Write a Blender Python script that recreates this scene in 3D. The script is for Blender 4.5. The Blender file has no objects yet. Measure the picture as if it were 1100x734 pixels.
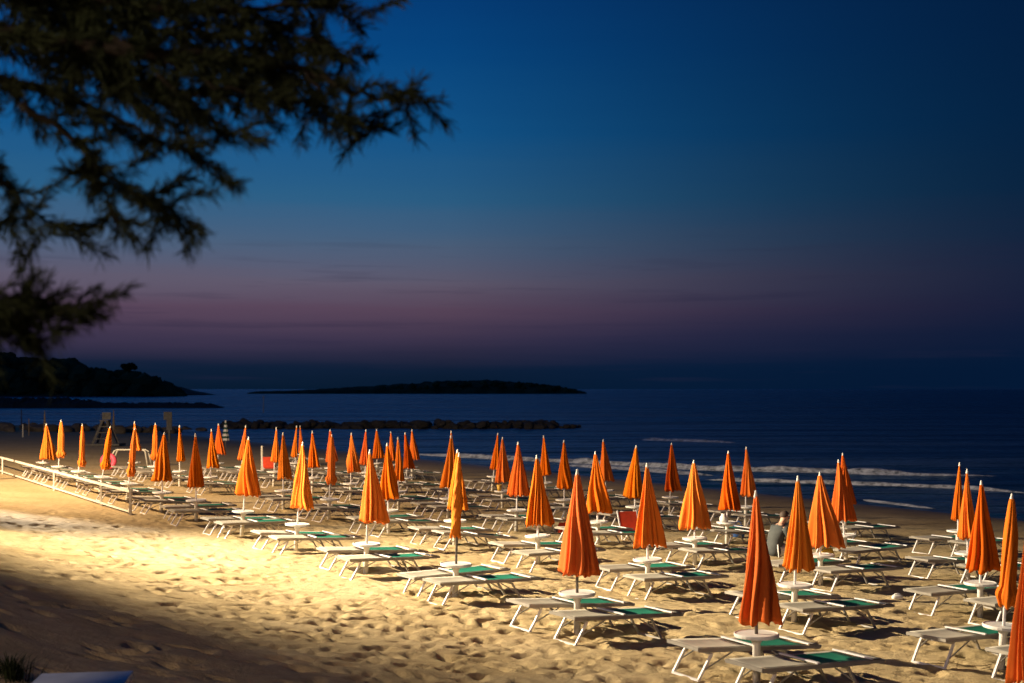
import bpy, bmesh, math, random
import numpy as np
from mathutils import Vector, Matrix

R = math.radians
scene = bpy.context.scene
COL = scene.collection
F, HC, CX, HY = 1340.0, 3.5, 550.0, 418.0          # focal length in photo pixels, eye height, optical axis, horizon row
rng = random.Random(7)
nrg = np.random.default_rng(11)

# ------------------------------------------------------------------ beach frame: s runs along the rows, t runs out to the sea
AS = Vector((-0.5258, 0.8506)); AN = Vector((0.8506, 0.5258))
P0 = Vector((0.969, 18.04))
def st_xy(s, t): return (P0.x + AS.x*s + AN.x*t, P0.y + AS.y*s + AN.y*t)
def xy_st(x, y):
    dx, dy = x - P0.x, y - P0.y
    return dx*AS.x + dy*AS.y, dx*AN.x + dy*AN.y
SEA_Z = -1.05
def ground(x, y):
    x = np.asarray(x, float); y = np.asarray(y, float)
    dx, dy = x - P0.x, y - P0.y
    t = dx*AN.x + dy*AN.y
    ramp = 0.024*np.clip(-t - 1.2, 0, 9.0)**2
    slope = -0.036*np.clip(t + 1.0, 0, 1e9) + 0.0
    slope = np.where(t > 26, -0.036*27 - 0.06*(t - 26), slope)
    z = np.where(t < -1.0, 0.0, slope) + ramp
    far = SEA_Z + (150 - 0.06*(x + 45) - y)*0.045
    z = np.minimum(z, far)
    return np.maximum(z, -3.0)
def gz(x, y): return float(ground(x, y))
def px(x, y, Y):                                    # a point of the place seen at photo column x, row y, at distance Y
    return Vector(((x - CX)*Y/F, Y, HC - (y - HY)*Y/F))

# ------------------------------------------------------------------ numpy value noise
def vnoise(x, y, seed=0):
    xi = np.floor(x).astype(np.int64); yi = np.floor(y).astype(np.int64)
    xf = x - xi; yf = y - yi
    def h(a, b):
        n = (a*374761393 + b*668265263 + seed*1442695041) & 0xFFFFFFFF
        n = ((n ^ (n >> 13))*1274126177) & 0xFFFFFFFF
        return ((n ^ (n >> 16)) & 0xFFFF)/65535.0
    u = xf*xf*(3 - 2*xf); v = yf*yf*(3 - 2*yf)
    return (h(xi, yi)*(1-u) + h(xi+1, yi)*u)*(1-v) + (h(xi, yi+1)*(1-u) + h(xi+1, yi+1)*u)*v

# ------------------------------------------------------------------ materials
def new_mat(name):
    m = bpy.data.materials.new(name); m.use_nodes = True
    nt = m.node_tree; b = nt.nodes['Principled BSDF']
    return m, nt, b
def mat(name, col, rough=0.6, metal=0.0, var=0.12, scale=8.0, bump=0.0, bscale=60.0, spec=0.4, rand=0.0):
    m, nt, b = new_mat(name); N, L = nt.nodes, nt.links
    b.inputs['Roughness'].default_value = rough; b.inputs['Metallic'].default_value = metal
    b.inputs['Specular IOR Level'].default_value = spec
    tc = N.new('ShaderNodeTexCoord')
    nz = N.new('ShaderNodeTexNoise'); nz.inputs['Scale'].default_value = scale; nz.inputs['Detail'].default_value = 5
    L.new(tc.outputs['Object'], nz.inputs['Vector'])
    rp = N.new('ShaderNodeValToRGB')
    rp.color_ramp.elements[0].position = 0.3; rp.color_ramp.elements[1].position = 0.7
    rp.color_ramp.elements[0].color = tuple(c*(1-var) for c in col) + (1,)
    rp.color_ramp.elements[1].color = tuple(min(1, c*(1+var)) for c in col) + (1,)
    L.new(nz.outputs['Fac'], rp.inputs['Fac'])
    if rand:                                         # sun fading and dirt differ from piece to piece
        oi = N.new('ShaderNodeObjectInfo'); mr = N.new('ShaderNodeMapRange'); L.new(oi.outputs['Random'], mr.inputs['Value'])
        mr.inputs['To Min'].default_value = 1 - rand; mr.inputs['To Max'].default_value = 1 + rand*0.8
        ms = N.new('ShaderNodeMapRange'); L.new(oi.outputs['Random'], ms.inputs['Value']); ms.inputs['From Min'].default_value = 0; ms.inputs['From Max'].default_value = 1
        ms.inputs['To Min'].default_value = 1.03; ms.inputs['To Max'].default_value = 0.985
        hs = N.new('ShaderNodeHueSaturation'); L.new(mr.outputs['Result'], hs.inputs['Value']); L.new(ms.outputs['Result'], hs.inputs['Saturation'])
        L.new(rp.outputs['Color'], hs.inputs['Color']); L.new(hs.outputs['Color'], b.inputs['Base Color'])
    else: L.new(rp.outputs['Color'], b.inputs['Base Color'])
    if bump:
        n2 = N.new('ShaderNodeTexNoise'); n2.inputs['Scale'].default_value = bscale; n2.inputs['Detail'].default_value = 4
        L.new(tc.outputs['Object'], n2.inputs['Vector'])
        bp = N.new('ShaderNodeBump'); bp.inputs['Strength'].default_value = bump; bp.inputs['Distance'].default_value = 0.01
        L.new(n2.outputs['Fac'], bp.inputs['Height']); L.new(bp.outputs['Normal'], b.inputs['Normal'])
    return m

M = {}
M['orange_a'] = mat('canopy_orange', (0.66, 0.150, 0.015), 0.85, var=0.10, scale=3, bump=0.25, bscale=90, spec=0.15, rand=0.14)
M['orange_b'] = mat('canopy_orange_yellow', (0.68, 0.185, 0.020), 0.85, var=0.10, scale=3, bump=0.25, bscale=90, spec=0.15, rand=0.14)
M['orange_c'] = mat('canopy_orange_red', (0.60, 0.110, 0.012), 0.85, var=0.12, scale=3, bump=0.25, bscale=90, spec=0.15, rand=0.14)
M['white_plastic'] = mat('white_plastic', (0.72, 0.70, 0.66), 0.45, var=0.08, scale=5)
M['white_metal'] = mat('white_painted_tube', (0.68, 0.65, 0.66), 0.4, var=0.08, scale=6)
M['grey_metal'] = mat('bare_aluminium', (0.42, 0.40, 0.38), 0.4, metal=0.5, var=0.12, scale=6)
M['dark_pole'] = mat('dark_pole', (0.10, 0.085, 0.075), 0.45, metal=0.3)
M['cream'] = mat('cream_sling', (0.41, 0.375, 0.31), 0.85, var=0.10, scale=5, bump=0.15, bscale=140, spec=0.2, rand=0.22)
M['hem'] = mat('beige_hem', (0.29, 0.265, 0.23), 0.85, var=0.12, scale=5, spec=0.2, rand=0.2)
M['green'] = mat('green_sling', (0.010, 0.175, 0.11), 0.8, var=0.15, scale=5, bump=0.15, bscale=140, spec=0.2, rand=0.22)
M['fence'] = mat('weathered_white_rail', (0.55, 0.52, 0.44), 0.6, var=0.18, scale=7)
M['wood'] = mat('weathered_wood', (0.22, 0.16, 0.10), 0.8, var=0.3, scale=9)
M['dark'] = mat('dark_paint', (0.03, 0.035, 0.05), 0.6)
M['blue'] = mat('blue_cloth', (0.03, 0.09, 0.28), 0.7)
M['pale_blue'] = mat('pale_blue_plastic', (0.42, 0.47, 0.55), 0.5, var=0.12)
M['pink'] = mat('pink_rubber', (0.75, 0.08, 0.14), 0.45)
M['red'] = mat('red_cloth', (0.65, 0.06, 0.02), 0.7)
M['yellow'] = mat('yellow_plastic', (0.7, 0.42, 0.06), 0.5)
M['stripe_dark'] = mat('dark_green_stripe', (0.02, 0.07, 0.05), 0.8)
M['rock'] = mat('breakwater_rock', (0.11, 0.09, 0.065), 0.9, var=0.4, scale=1.2, bump=0.6, bscale=4)
M['rock_wet'] = mat('wet_breakwater_rock', (0.045, 0.038, 0.03), 0.9, var=0.4, scale=1.2, bump=0.5, bscale=4)
M['rock_dark'] = mat('far_rock', (0.06, 0.055, 0.045), 0.95, var=0.4, scale=0.2)
M['headland'] = mat('headland_soil', (0.10, 0.085, 0.05), 0.95, var=0.4, scale=0.05)
M['wood_far'] = mat('far_foliage', (0.060, 0.075, 0.035), 0.95, var=0.5, scale=0.08, spec=0.05)
M['stand_wood'] = mat('weathered_stand_wood', (0.09, 0.085, 0.08), 0.8, var=0.3, scale=6)
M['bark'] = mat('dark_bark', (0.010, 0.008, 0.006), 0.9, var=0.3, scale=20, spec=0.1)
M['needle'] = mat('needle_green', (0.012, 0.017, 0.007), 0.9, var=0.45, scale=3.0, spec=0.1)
M['skin'] = mat('skin', (0.50, 0.29, 0.20), 0.55, var=0.06)
M['hair'] = mat('hair_brown', (0.05, 0.03, 0.02), 0.7)
M['shirt'] = mat('grey_shirt', (0.058, 0.064, 0.064), 0.85, var=0.15)
M['shorts'] = mat('white_shorts', (0.6, 0.58, 0.55), 0.8)

def sand_material():
    m, nt, b = new_mat('beach_sand'); N, L = nt.nodes, nt.links
    geo = N.new('ShaderNodeNewGeometry')
    b.inputs['Roughness'].default_value = 0.95; b.inputs['Specular IOR Level'].default_value = 0.15
    n1 = N.new('ShaderNodeTexNoise'); n1.inputs['Scale'].default_value = 0.55; n1.inputs['Detail'].default_value = 8
    n2 = N.new('ShaderNodeTexNoise'); n2.inputs['Scale'].default_value = 7; n2.inputs['Detail'].default_value = 6
    for n in (n1, n2): L.new(geo.outputs['Position'], n.inputs['Vector'])
    r1 = N.new('ShaderNodeValToRGB')
    r1.color_ramp.elements[0].position = 0.32; r1.color_ramp.elements[1].position = 0.68
    r1.color_ramp.elements[0].color = (0.41, 0.305, 0.155, 1); r1.color_ramp.elements[1].color = (0.50, 0.385, 0.22, 1)
    L.new(n1.outputs['Fac'], r1.inputs['Fac'])
    r2 = N.new('ShaderNodeValToRGB')
    r2.color_ramp.elements[0].position = 0.3; r2.color_ramp.elements[1].position = 0.7
    r2.color_ramp.elements[0].color = (0.80, 0.78, 0.76, 1); r2.color_ramp.elements[1].color = (1.06, 1.06, 1.06, 1)
    L.new(n2.outputs['Fac'], r2.inputs['Fac'])
    mx = N.new('ShaderNodeMixRGB'); mx.blend_type = 'MULTIPLY'; mx.inputs['Fac'].default_value = 1
    L.new(r1.outputs['Color'], mx.inputs['Color1']); L.new(r2.outputs['Color'], mx.inputs['Color2'])
    # wet sand close to the waterline: by height above the sea
    sp = N.new('ShaderNodeSeparateXYZ'); L.new(geo.outputs['Position'], sp.inputs[0])
    mr = N.new('ShaderNodeMapRange'); mr.inputs['From Min'].default_value = SEA_Z + 0.04; mr.inputs['From Max'].default_value = SEA_Z + 0.32
    L.new(sp.outputs['Z'], mr.inputs['Value'])
    wet = N.new('ShaderNodeMixRGB'); wet.blend_type = 'MIX'
    wc = N.new('ShaderNodeMixRGB'); wc.blend_type = 'MULTIPLY'; wc.inputs['Fac'].default_value = 1; wc.inputs['Color2'].default_value = (0.34, 0.31, 0.28, 1)
    L.new(mx.outputs['Color'], wc.inputs['Color1'])
    L.new(mr.outputs['Result'], wet.inputs['Fac']); L.new(wc.outputs['Color'], wet.inputs['Color1']); L.new(mx.outputs['Color'], wet.inputs['Color2'])
    L.new(wet.outputs['Color'], b.inputs['Base Color'])
    rr = N.new('ShaderNodeMapRange'); rr.inputs['From Min'].default_value = 0; rr.inputs['From Max'].default_value = 1
    rr.inputs['To Min'].default_value = 0.35; rr.inputs['To Max'].default_value = 0.95
    L.new(mr.outputs['Result'], rr.inputs['Value']); L.new(rr.outputs['Result'], b.inputs['Roughness'])
    n3 = N.new('ShaderNodeTexNoise'); n3.inputs['Scale'].default_value = 22; n3.inputs['Detail'].default_value = 8; n3.inputs['Roughness'].default_value = 0.65
    L.new(geo.outputs['Position'], n3.inputs['Vector'])
    bp = N.new('ShaderNodeBump'); bp.inputs['Strength'].default_value = 0.55; bp.inputs['Distance'].default_value = 0.05
    L.new(n3.outputs['Fac'], bp.inputs['Height']); L.new(bp.outputs['Normal'], b.inputs['Normal'])
    return m
M['sand'] = sand_material()

def water_material():
    m, nt, b = new_mat('sea_water'); N, L = nt.nodes, nt.links
    b.inputs['Base Color'].default_value = (0.002, 0.030, 0.080, 1)
    b.inputs['Roughness'].default_value = 0.38; b.inputs['IOR'].default_value = 1.33
    geo = N.new('ShaderNodeNewGeometry')
    mp = N.new('ShaderNodeMapping'); mp.inputs['Rotation'].default_value = (0, 0, R(-58.3)); 
    # the mapping turns the pattern so that crests run along the shore
    L.new(geo.outputs['Position'], mp.inputs['Vector'])
    mp2 = N.new('ShaderNodeMapping'); mp2.inputs['Scale'].default_value = (0.10, 0.42, 1)
    mp2.inputs['Rotation'].default_value = (0, 0, R(-10))
    L.new(geo.outputs['Position'], mp2.inputs['Vector'])
    w = N.new('ShaderNodeTexNoise'); w.inputs['Scale'].default_value = 1.0; w.inputs['Detail'].default_value = 5; w.inputs['Roughness'].default_value = 0.55
    L.new(mp2.outputs['Vector'], w.inputs['Vector'])
    mp3 = N.new('ShaderNodeMapping'); mp3.inputs['Scale'].default_value = (0.012, 0.05, 1)
    L.new(geo.outputs['Position'], mp3.inputs['Vector'])
    w2 = N.new('ShaderNodeTexNoise'); w2.inputs['Scale'].default_value = 1.0; w2.inputs['Detail'].default_value = 4
    L.new(mp3.outputs['Vector'], w2.inputs['Vector'])
    ad = N.new('ShaderNodeMath'); ad.operation = 'MULTIPLY_ADD'; ad.inputs[1].default_value = 5.0
    L.new(w2.outputs['Fac'], ad.inputs[0]); L.new(w.outputs['Fac'], ad.inputs[2])
    bp = N.new('ShaderNodeBump'); bp.inputs['Strength'].default_value = 1.0; bp.inputs['Distance'].default_value = 3.0
    L.new(ad.outputs[0], bp.inputs['Height']); L.new(bp.outputs['Normal'], b.inputs['Normal'])
    gl = N.new('ShaderNodeBsdfGlossy'); gl.inputs['Roughness'].default_value = 0.22; gl.inputs['Color'].default_value = (0.58, 0.84, 0.95, 1)
    L.new(bp.outputs['Normal'], gl.inputs['Normal'])
    mp4 = N.new('ShaderNodeMapping'); mp4.inputs['Scale'].default_value = (0.018, 0.13, 1); L.new(geo.outputs['Position'], mp4.inputs['Vector'])
    wr = N.new('ShaderNodeTexNoise'); wr.inputs['Scale'].default_value = 1.0; wr.inputs['Detail'].default_value = 6; L.new(mp4.outputs['Vector'], wr.inputs['Vector'])
    rr = N.new('ShaderNodeMapRange'); rr.inputs['From Min'].default_value = 0.35; rr.inputs['From Max'].default_value = 0.65   # wind-ruffled and slick patches
    rr.inputs['To Min'].default_value = 0.08; rr.inputs['To Max'].default_value = 0.45; L.new(wr.outputs['Fac'], rr.inputs['Value']); L.new(rr.outputs['Result'], gl.inputs['Roughness'])
    fr = N.new('ShaderNodeFresnel'); fr.inputs['IOR'].default_value = 2.0; L.new(bp.outputs['Normal'], fr.inputs['Normal'])
    mix = N.new('ShaderNodeMixShader'); L.new(fr.outputs[0], mix.inputs[0]); L.new(b.outputs[0], mix.inputs[1]); L.new(gl.outputs[0], mix.inputs[2])
    L.new(mix.outputs[0], N['Material Output'].inputs['Surface'])
    return m
M['water'] = water_material()

def foam_material():
    m, nt, b = new_mat('sea_foam'); N, L = nt.nodes, nt.links
    geo = N.new('ShaderNodeNewGeometry')
    nz = N.new('ShaderNodeTexNoise'); nz.inputs['Scale'].default_value = 2.6; nz.inputs['Detail'].default_value = 9; nz.inputs['Roughness'].default_value = 0.75
    L.new(geo.outputs['Position'], nz.inputs['Vector'])
    rp = N.new('ShaderNodeValToRGB'); rp.color_ramp.elements[0].position = 0.34; rp.color_ramp.elements[1].position = 0.58
    rp.color_ramp.elements[0].color = (0.006, 0.02, 0.035, 1); rp.color_ramp.elements[1].color = (0.72, 0.78, 0.82, 1)
    L.new(nz.outputs['Fac'], rp.inputs['Fac']); L.new(rp.outputs['Color'], b.inputs['Base Color'])
    b.inputs['Roughness'].default_value = 0.6
    return m
M['foam'] = foam_material()

# ------------------------------------------------------------------ mesh helpers
class MB:
    def __init__(self): self.v = []; self.f = []; self.m = []
    def add(self, vs, fs, mi=0):
        o = len(self.v); self.v.extend([tuple(p) for p in vs]); self.f.extend([tuple(i + o for i in f) for f in fs]); self.m.extend([mi]*len(fs)); return self
    def box(self, c, s, rot=None, mi=0):
        hx, hy, hz = s[0]/2, s[1]/2, s[2]/2
        vs = [Vector((a*hx, b*hy, d*hz)) for a in (-1, 1) for b in (-1, 1) for d in (-1, 1)]
        if rot is not None: vs = [rot @ v for v in vs]
        vs = [v + Vector(c) for v in vs]
        return self.add(vs, [(0,1,3,2),(4,6,7,5),(0,4,5,1),(2,3,7,6),(0,2,6,4),(1,5,7,3)], mi)
    def bar(self, a, b, w, h=None, mi=0):            # rectangular bar from a to b
        h = h or w; a = Vector(a); b = Vector(b); d = (b-a).normalized()
        up = Vector((0,0,1)) if abs(d.z) < 0.95 else Vector((1,0,0))
        sx = d.cross(up).normalized()*(w/2); sy = sx.cross(d).normalized()*(h/2)
        vs = [p + i*sx + j*sy for p in (a, b) for i, j in ((-1,-1),(1,-1),(1,1),(-1,1))]
        return self.add(vs, [(3,2,1,0),(4,5,6,7),(0,1,5,4),(1,2,6,5),(2,3,7,6),(3,0,4,7)], mi)
    def tube(self, pts, rad, n=10, cap=True, mi=0):
        pts = [Vector(p) for p in pts]; rad = rad if isinstance(rad, (list, tuple)) else [rad]*len(pts)
        vs = []; fs = []; prev = None
        for i, p in enumerate(pts):
            d = (pts[min(i+1, len(pts)-1)] - pts[max(i-1, 0)]).normalized()
            ref = Vector((0,0,1)) if abs(d.z) < 0.9 else Vector((1,0,0))
            u = d.cross(ref).normalized() if prev is None else (prev - d*prev.dot(d)).normalized()
            prev = u; w = d.cross(u)
            for k in range(n):
                a = 2*math.pi*k/n; vs.append(p + (u*math.cos(a) + w*math.sin(a))*rad[i])
        for i in range(len(pts)-1):
            for k in range(n):
                k2 = (k+1) % n; fs.append((i*n+k, i*n+k2, (i+1)*n+k2, (i+1)*n+k))
        if cap: fs.append(tuple(range(n-1, -1, -1))); fs.append(tuple((len(pts)-1)*n + k for k in range(n)))
        return self.add(vs, fs, mi)
    def lathe(self, prof, n=20, mi=0):               # prof: (r, z) list
        vs = []; fs = []
        for r, z in prof:
            for k in range(n):
                a = 2*math.pi*k/n; vs.append((r*math.cos(a), r*math.sin(a), z))
        for i in range(len(prof)-1):
            for k in range(n):
                k2 = (k+1) % n; fs.append((i*n+k, i*n+k2, (i+1)*n+k2, (i+1)*n+k))
        fs.append(tuple(range(n-1, -1, -1))); fs.append(tuple((len(prof)-1)*n+k for k in range(n)))
        return self.add(vs, fs, mi)
    def mesh(self, name, mats, smooth=False):
        me = bpy.data.meshes.new(name); me.from_pydata(self.v, [], self.f); me.update()
        for m_ in (mats if isinstance(mats, (list, tuple)) else [mats]): me.materials.append(m_)
        if any(self.m): me.polygons.foreach_set('material_index', self.m)
        if smooth: me.polygons.foreach_set('use_smooth', [True]*len(me.polygons))
        return me
    def build(self, name, mats, parent=None, smooth=False):
        o = bpy.data.objects.new(name, self.mesh(name, mats, smooth)); COL.objects.link(o)
        if parent is not None: o.parent = parent
        return o
def tag(o, label=None, cat=None, group=None, kind=None):
    for k, v in (('label', label), ('category', cat), ('group', group), ('kind', kind)):
        if v: o[k] = v
    return o
def empty(name, loc, rz=0.0):
    o = bpy.data.objects.new(name, None); COL.objects.link(o); o.location = loc; o.rotation_euler = (0, 0, rz)
    o.empty_display_size = 0.1
    return o
KIDS = {}
def copy_tree(o, parent=None):
    c = o.copy(); COL.objects.link(c)
    if parent is not None: c.parent = parent
    for ch in o.children: copy_tree(ch, c)
    return c

# ------------------------------------------------------------------ the beach: one sheet, fine where the camera stands close
def axis_steps(segs):
    out = [segs[0][0]]
    for a, b, st in segs:
        n = max(1, int(round((b-a)/st))); out.extend(list(np.linspace(a, b, n+1)[1:]))
    return np.array(out)
S = axis_steps([(-70,-14,1.2),(-14,-6,0.2),(-6,10,0.05),(10,26,0.10),(26,60,0.35),(60,300,2.5)])
T = axis_steps([(-90,-12,2.0),(-12,-9,0.2),(-9,-5,0.08),(-5,6,0.05),(6,14,0.10),(14,34,0.25),(34,60,2.0)])
SS, TT = np.meshgrid(S, T)
XX = P0.x + AS.x*SS + AN.x*TT; YY = P0.y + AS.y*SS + AN.y*TT
ZZ = ground(XX, YY)
near = np.clip((26 - SS)/8, 0, 1)*np.clip((SS + 14)/4, 0, 1)*np.clip((TT + 12)/2, 0, 1)*np.clip((27 - TT)/6, 0, 1)
soft = np.clip((0.6 + TT)/5 + 0.55, 0.35, 1)
rel = 0.09*(vnoise(XX*0.5, YY*0.5, 1)-0.5) + 0.040*(vnoise(XX*1.7, YY*1.7, 2)-0.5) + (0.022*(vnoise(XX*3.9, YY*3.9, 3)-0.5) + 0.022*(vnoise(XX*7.3, YY*7.3, 4)-0.5) + 0.020*(vnoise(XX*13, YY*13, 8)-0.5))*soft
# footprints pressed into the dry sand: a shallow trough with a small raised rim
def footprints(n, s0, s1, t0, t1, depth, k=1.0):
    for _ in range(n):
        cs = rng.uniform(s0, s1); ct = rng.uniform(t0, t1); ang = rng.gauss(0.4, 0.9)
        a = rng.uniform(0.11, 0.17); b = rng.uniform(0.05, 0.075); dep = depth*rng.uniform(0.5, 1.2); a *= k; b *= k
        i0, i1 = np.searchsorted(S, [cs-0.4, cs+0.4]); j0, j1 = np.searchsorted(T, [ct-0.4, ct+0.4])
        if i1 <= i0 or j1 <= j0: continue
        ds = SS[j0:j1, i0:i1]-cs; dt = TT[j0:j1, i0:i1]-ct
        u = (ds*math.cos(ang)+dt*math.sin(ang))/a; v = (-ds*math.sin(ang)+dt*math.cos(ang))/b
        q = u*u+v*v
        rel[j0:j1, i0:i1] += -dep*np.exp(-q*0.9) + 0.16*dep*np.exp(-((np.sqrt(q)-1.7)**2)*2.2)
footprints(2300, -6, 26, -1.5, 14, 0.050)
footprints(3000, -6, 26, -2.5, 12, 0.045, 0.62)
footprints(380, -6, 22, -9, -2.0, 0.080, 1.3)
footprints(900, -6, 26, -7, -1.5, 0.06)
footprints(420, -6, 4, -4.5, 1.5, 0.060)
ZZ = ZZ + rel*near
nS, nT = len(S), len(T)
verts = np.stack([XX, YY, ZZ], -1).reshape(-1, 3)
idx = np.arange(nS*nT).reshape(nT, nS)
quads = np.stack([idx[:-1, :-1], idx[:-1, 1:], idx[1:, 1:], idx[1:, :-1]], -1).reshape(-1, 4)[:, ::-1]
me = bpy.data.meshes.new('beach_sand')
me.vertices.add(len(verts)); me.vertices.foreach_set('co', verts.ravel())
me.loops.add(quads.size); me.loops.foreach_set('vertex_index', quads.ravel())
me.polygons.add(len(quads)); me.polygons.foreach_set('loop_start', np.arange(0, quads.size, 4))
me.update(calc_edges=True); me.validate()
me.polygons.foreach_set('use_smooth', np.ones(len(me.polygons), bool)); me.materials.append(M['sand'])
if me.polygons[len(me.polygons)//2].normal.z < 0: me.flip_normals()
beach = bpy.data.objects.new('beach', me); COL.objects.link(beach); tag(beach, kind='structure')
def surf(x, y):                                      # height of the sheet with its dents, near enough
    s, t = xy_st(x, y)
    i = int(np.clip(np.searchsorted(S, s), 1, nS-1)); j = int(np.clip(np.searchsorted(T, t), 1, nT-1))
    u = (s-S[i-1])/(S[i]-S[i-1]); v = (t-T[j-1])/(T[j]-T[j-1])
    return float((ZZ[j-1,i-1]*(1-u)+ZZ[j-1,i]*u)*(1-v) + (ZZ[j,i-1]*(1-u)+ZZ[j,i]*u)*v)

# ------------------------------------------------------------------ sea
w = MB(); W = 30000
w.add([(-W, -400, SEA_Z), (W, -400, SEA_Z), (W, W, SEA_Z), (-W, W, SEA_Z)], [(0,1,2,3)])
tag(w.build('sea', M['water']), kind='structure')

def sea_pt(x, y):
    Y = (HC - SEA_Z)*F/(y - HY); return Vector(((x-CX)*Y/F, Y))
def breaker(pts, width, height, seed):
    P = [sea_pt(*p) for p in pts]
    seg = []
    for a, b in zip(P[:-1], P[1:]):
        n = max(2, int((b-a).length/0.5))
        seg += [a.lerp(b, k/n) for k in range(n)]
    seg.append(P[-1]); n = len(seg); r2 = random.Random(seed)
    prof = [(-1.0, -0.05), (-0.55, 0.35), (-0.2, 0.85), (0.05, 1.0), (0.3, 0.6), (0.7, 0.15), (1.0, -0.05)]
    vs, fs = [], []
    for i, p in enumerate(seg):
        d = (seg[min(i+1, n-1)] - seg[max(i-1, 0)]).normalized(); nr = Vector((-d.y, d.x))
        e = min(1, i/(0.12*n), (n-1-i)/(0.12*n))
        k = (0.60 + 0.8*float(vnoise(np.array(i*0.35), np.array(seed*3.7), 5)))*e
        off = 0.9*(float(vnoise(np.array(i*0.10), np.array(seed*1.7), 6))-0.5)
        for a, h in prof:
            q = p + nr*(a*width*k*r2.uniform(0.85, 1.15) + off)
            vs.append((q.x, q.y, SEA_Z + 0.01 + max(-0.05, h*height*k*r2.uniform(0.8, 1.2))))
    m_ = len(prof)
    for i in range(n-1):
        for j in range(m_-1): fs.append((i*m_+j, i*m_+j+1, (i+1)*m_+j+1, (i+1)*m_+j))
    mb = MB(); mb.add(vs, fs); o = mb.build('breaking_wave', M['foam'], smooth=True)
    return tag(o, kind='stuff')
breaker([(430,488),(520,492),(620,497),(760,505),(880,508),(1000,511),(1072,512)], 0.62, 0.24, 1)
breaker([(760,515),(860,519),(960,522),(1040,525),(1110,530)], 0.42, 0.15, 2)
breaker([(690,472.5),(730,474),(790,476)], 0.9, 0.2, 3)
breaker([(930,537),(970,542),(1010,547)], 0.35, 0.06, 4)
breaker([(600,499.5),(700,506),(770,511)], 0.6, 0.12, 5)

# ------------------------------------------------------------------ parasols: measured in the photograph (tip, hem, hem width, table column), by row
ROWS = {
 0: [(1103,562,1107,733,40,1101),(812.5,527.2,814.4,667,50,812.7),(620,504,622,616,39,620),(493.5,486.3,489.4,577,12,490),(397.6,482.9,400.8,560,26,394),(325.2,474.7,326,545.5,24.5,319.5),
     (267,469.1,268.6,531.6,24,261.5),(210.5,465.4,210.8,523,18,210.8),(176.7,464.2,175.4,516,21,174),(145.2,459,140.7,511,7,138.5),(118.8,457,112.7,503.6,6,110),(88.8,455.3,87.5,501,6,84.5),
     (65.6,451.2,65,491.5,5.5,63),(49.7,455,51,492.8,15,46)],
 1: [(1086.8,530,1080,650,18,1078),(856.8,511,858.8,611,34,853.8),(694.8,497.6,697.6,586,29,695.7),(576.5,489,577.4,563.7,30,577.7),(491.4,482.7,492,547,22,489),(415.7,476,416.9,535.7,22,417),
     (356.6,466.5,355.5,520,8,353.9),(304,464.5,305.3,514.4,13,304.3),(227.2,461,228.8,502.2,12,226.3),(192.9,456.8,194.5,495.3,9,193),(167.2,454.6,166,494,6,165.5),(144.2,452.7,147,484,9,144)],
 2: [(1053.8,516.3,1056,611.7,34,1053),(880.7,507.2,885.4,586.5,33,881.3),(745.4,494.3,745.4,566.8,33,746.3),(639.4,484.9,642.5,550,24,642),(556.5,474.9,556.5,531.8,22,555),(484.5,467.5,481,523.6,15,482),
     (427.5,469.4,429.6,516.5,12,428),(377.6,464.9,380.5,507,14,376.8),(335.5,462.9,337.5,502,12,335.5),(297,458.8,295.8,496.4,8,294.5),(264,456.8,260.5,494,9,259.5),(234.7,455,236.7,487.8,11,234)],
 3: [(1038.7,503.9,1039,578,18,1039.5),(900.7,493.5,906.2,559,26,907),(782.2,484.4,785,547,23,781),(683.4,478.3,681.4,534.4,21,682),(605.8,472.8,607,524.6,18,606.2),(539.8,469.6,540.6,517.4,15,539.7),
     (484.6,462.8,486,506,12,485),(435.3,464.5,439.4,503,13,437),(393.2,461.3,392,499,11,392.5),(354.7,461.3,356,495.6,12,355),(318.7,457.2,316.7,491,7,317)],
 4: [(1031,496.8,1028.5,558,13,1029),(904.8,486.4,909,541,20,907),(801.5,480,803.4,532.5,16,801),(721.5,475.6,723,526.8,19,720),(647.9,471.8,652.8,517,15,651),(584,467.7,586,510.5,10.6,586),
     (534.9,465,532,504,11,530),(442.5,461.3,445.5,493.6,10,442.5),(419.8,463.2,421.5,495,9,421),(404.6,461,406.2,492.3,12,405),(322.3,457.2,324,488,6,322.5)],
}
ROW_T = {0: 0.0, 1: 3.75, 2: 7.35, 3: 11.1, 4: 15.3}
ROW_NAME = {0: 'front row', 1: 'second row', 2: 'third row', 3: 'fourth row', 4: 'seaward row'}
ORD = ['first','second','third','fourth','fifth','sixth','seventh','eighth','ninth','tenth','eleventh','twelfth','thirteenth','fourteenth']
TABLE_Z = 0.585

tube_proto = MB().lathe([(0.048,-0.18),(0.048,0.50),(0.052,0.51),(0.052,0.56),(0.040,0.57)], 16).mesh('base_tube', M['white_plastic'], True)
table_mesh = MB().lathe([(0.055,TABLE_Z-0.10),(0.075,TABLE_Z-0.055),(0.20,TABLE_Z-0.030),(0.262,TABLE_Z-0.026),(0.268,TABLE_Z-0.012),(0.268,TABLE_Z+0.012),(0.258,TABLE_Z+0.018),(0.246,TABLE_Z+0.010),(0.03,TABLE_Z+0.008)], 28).mesh('table', M['white_plastic'], False)

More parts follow.
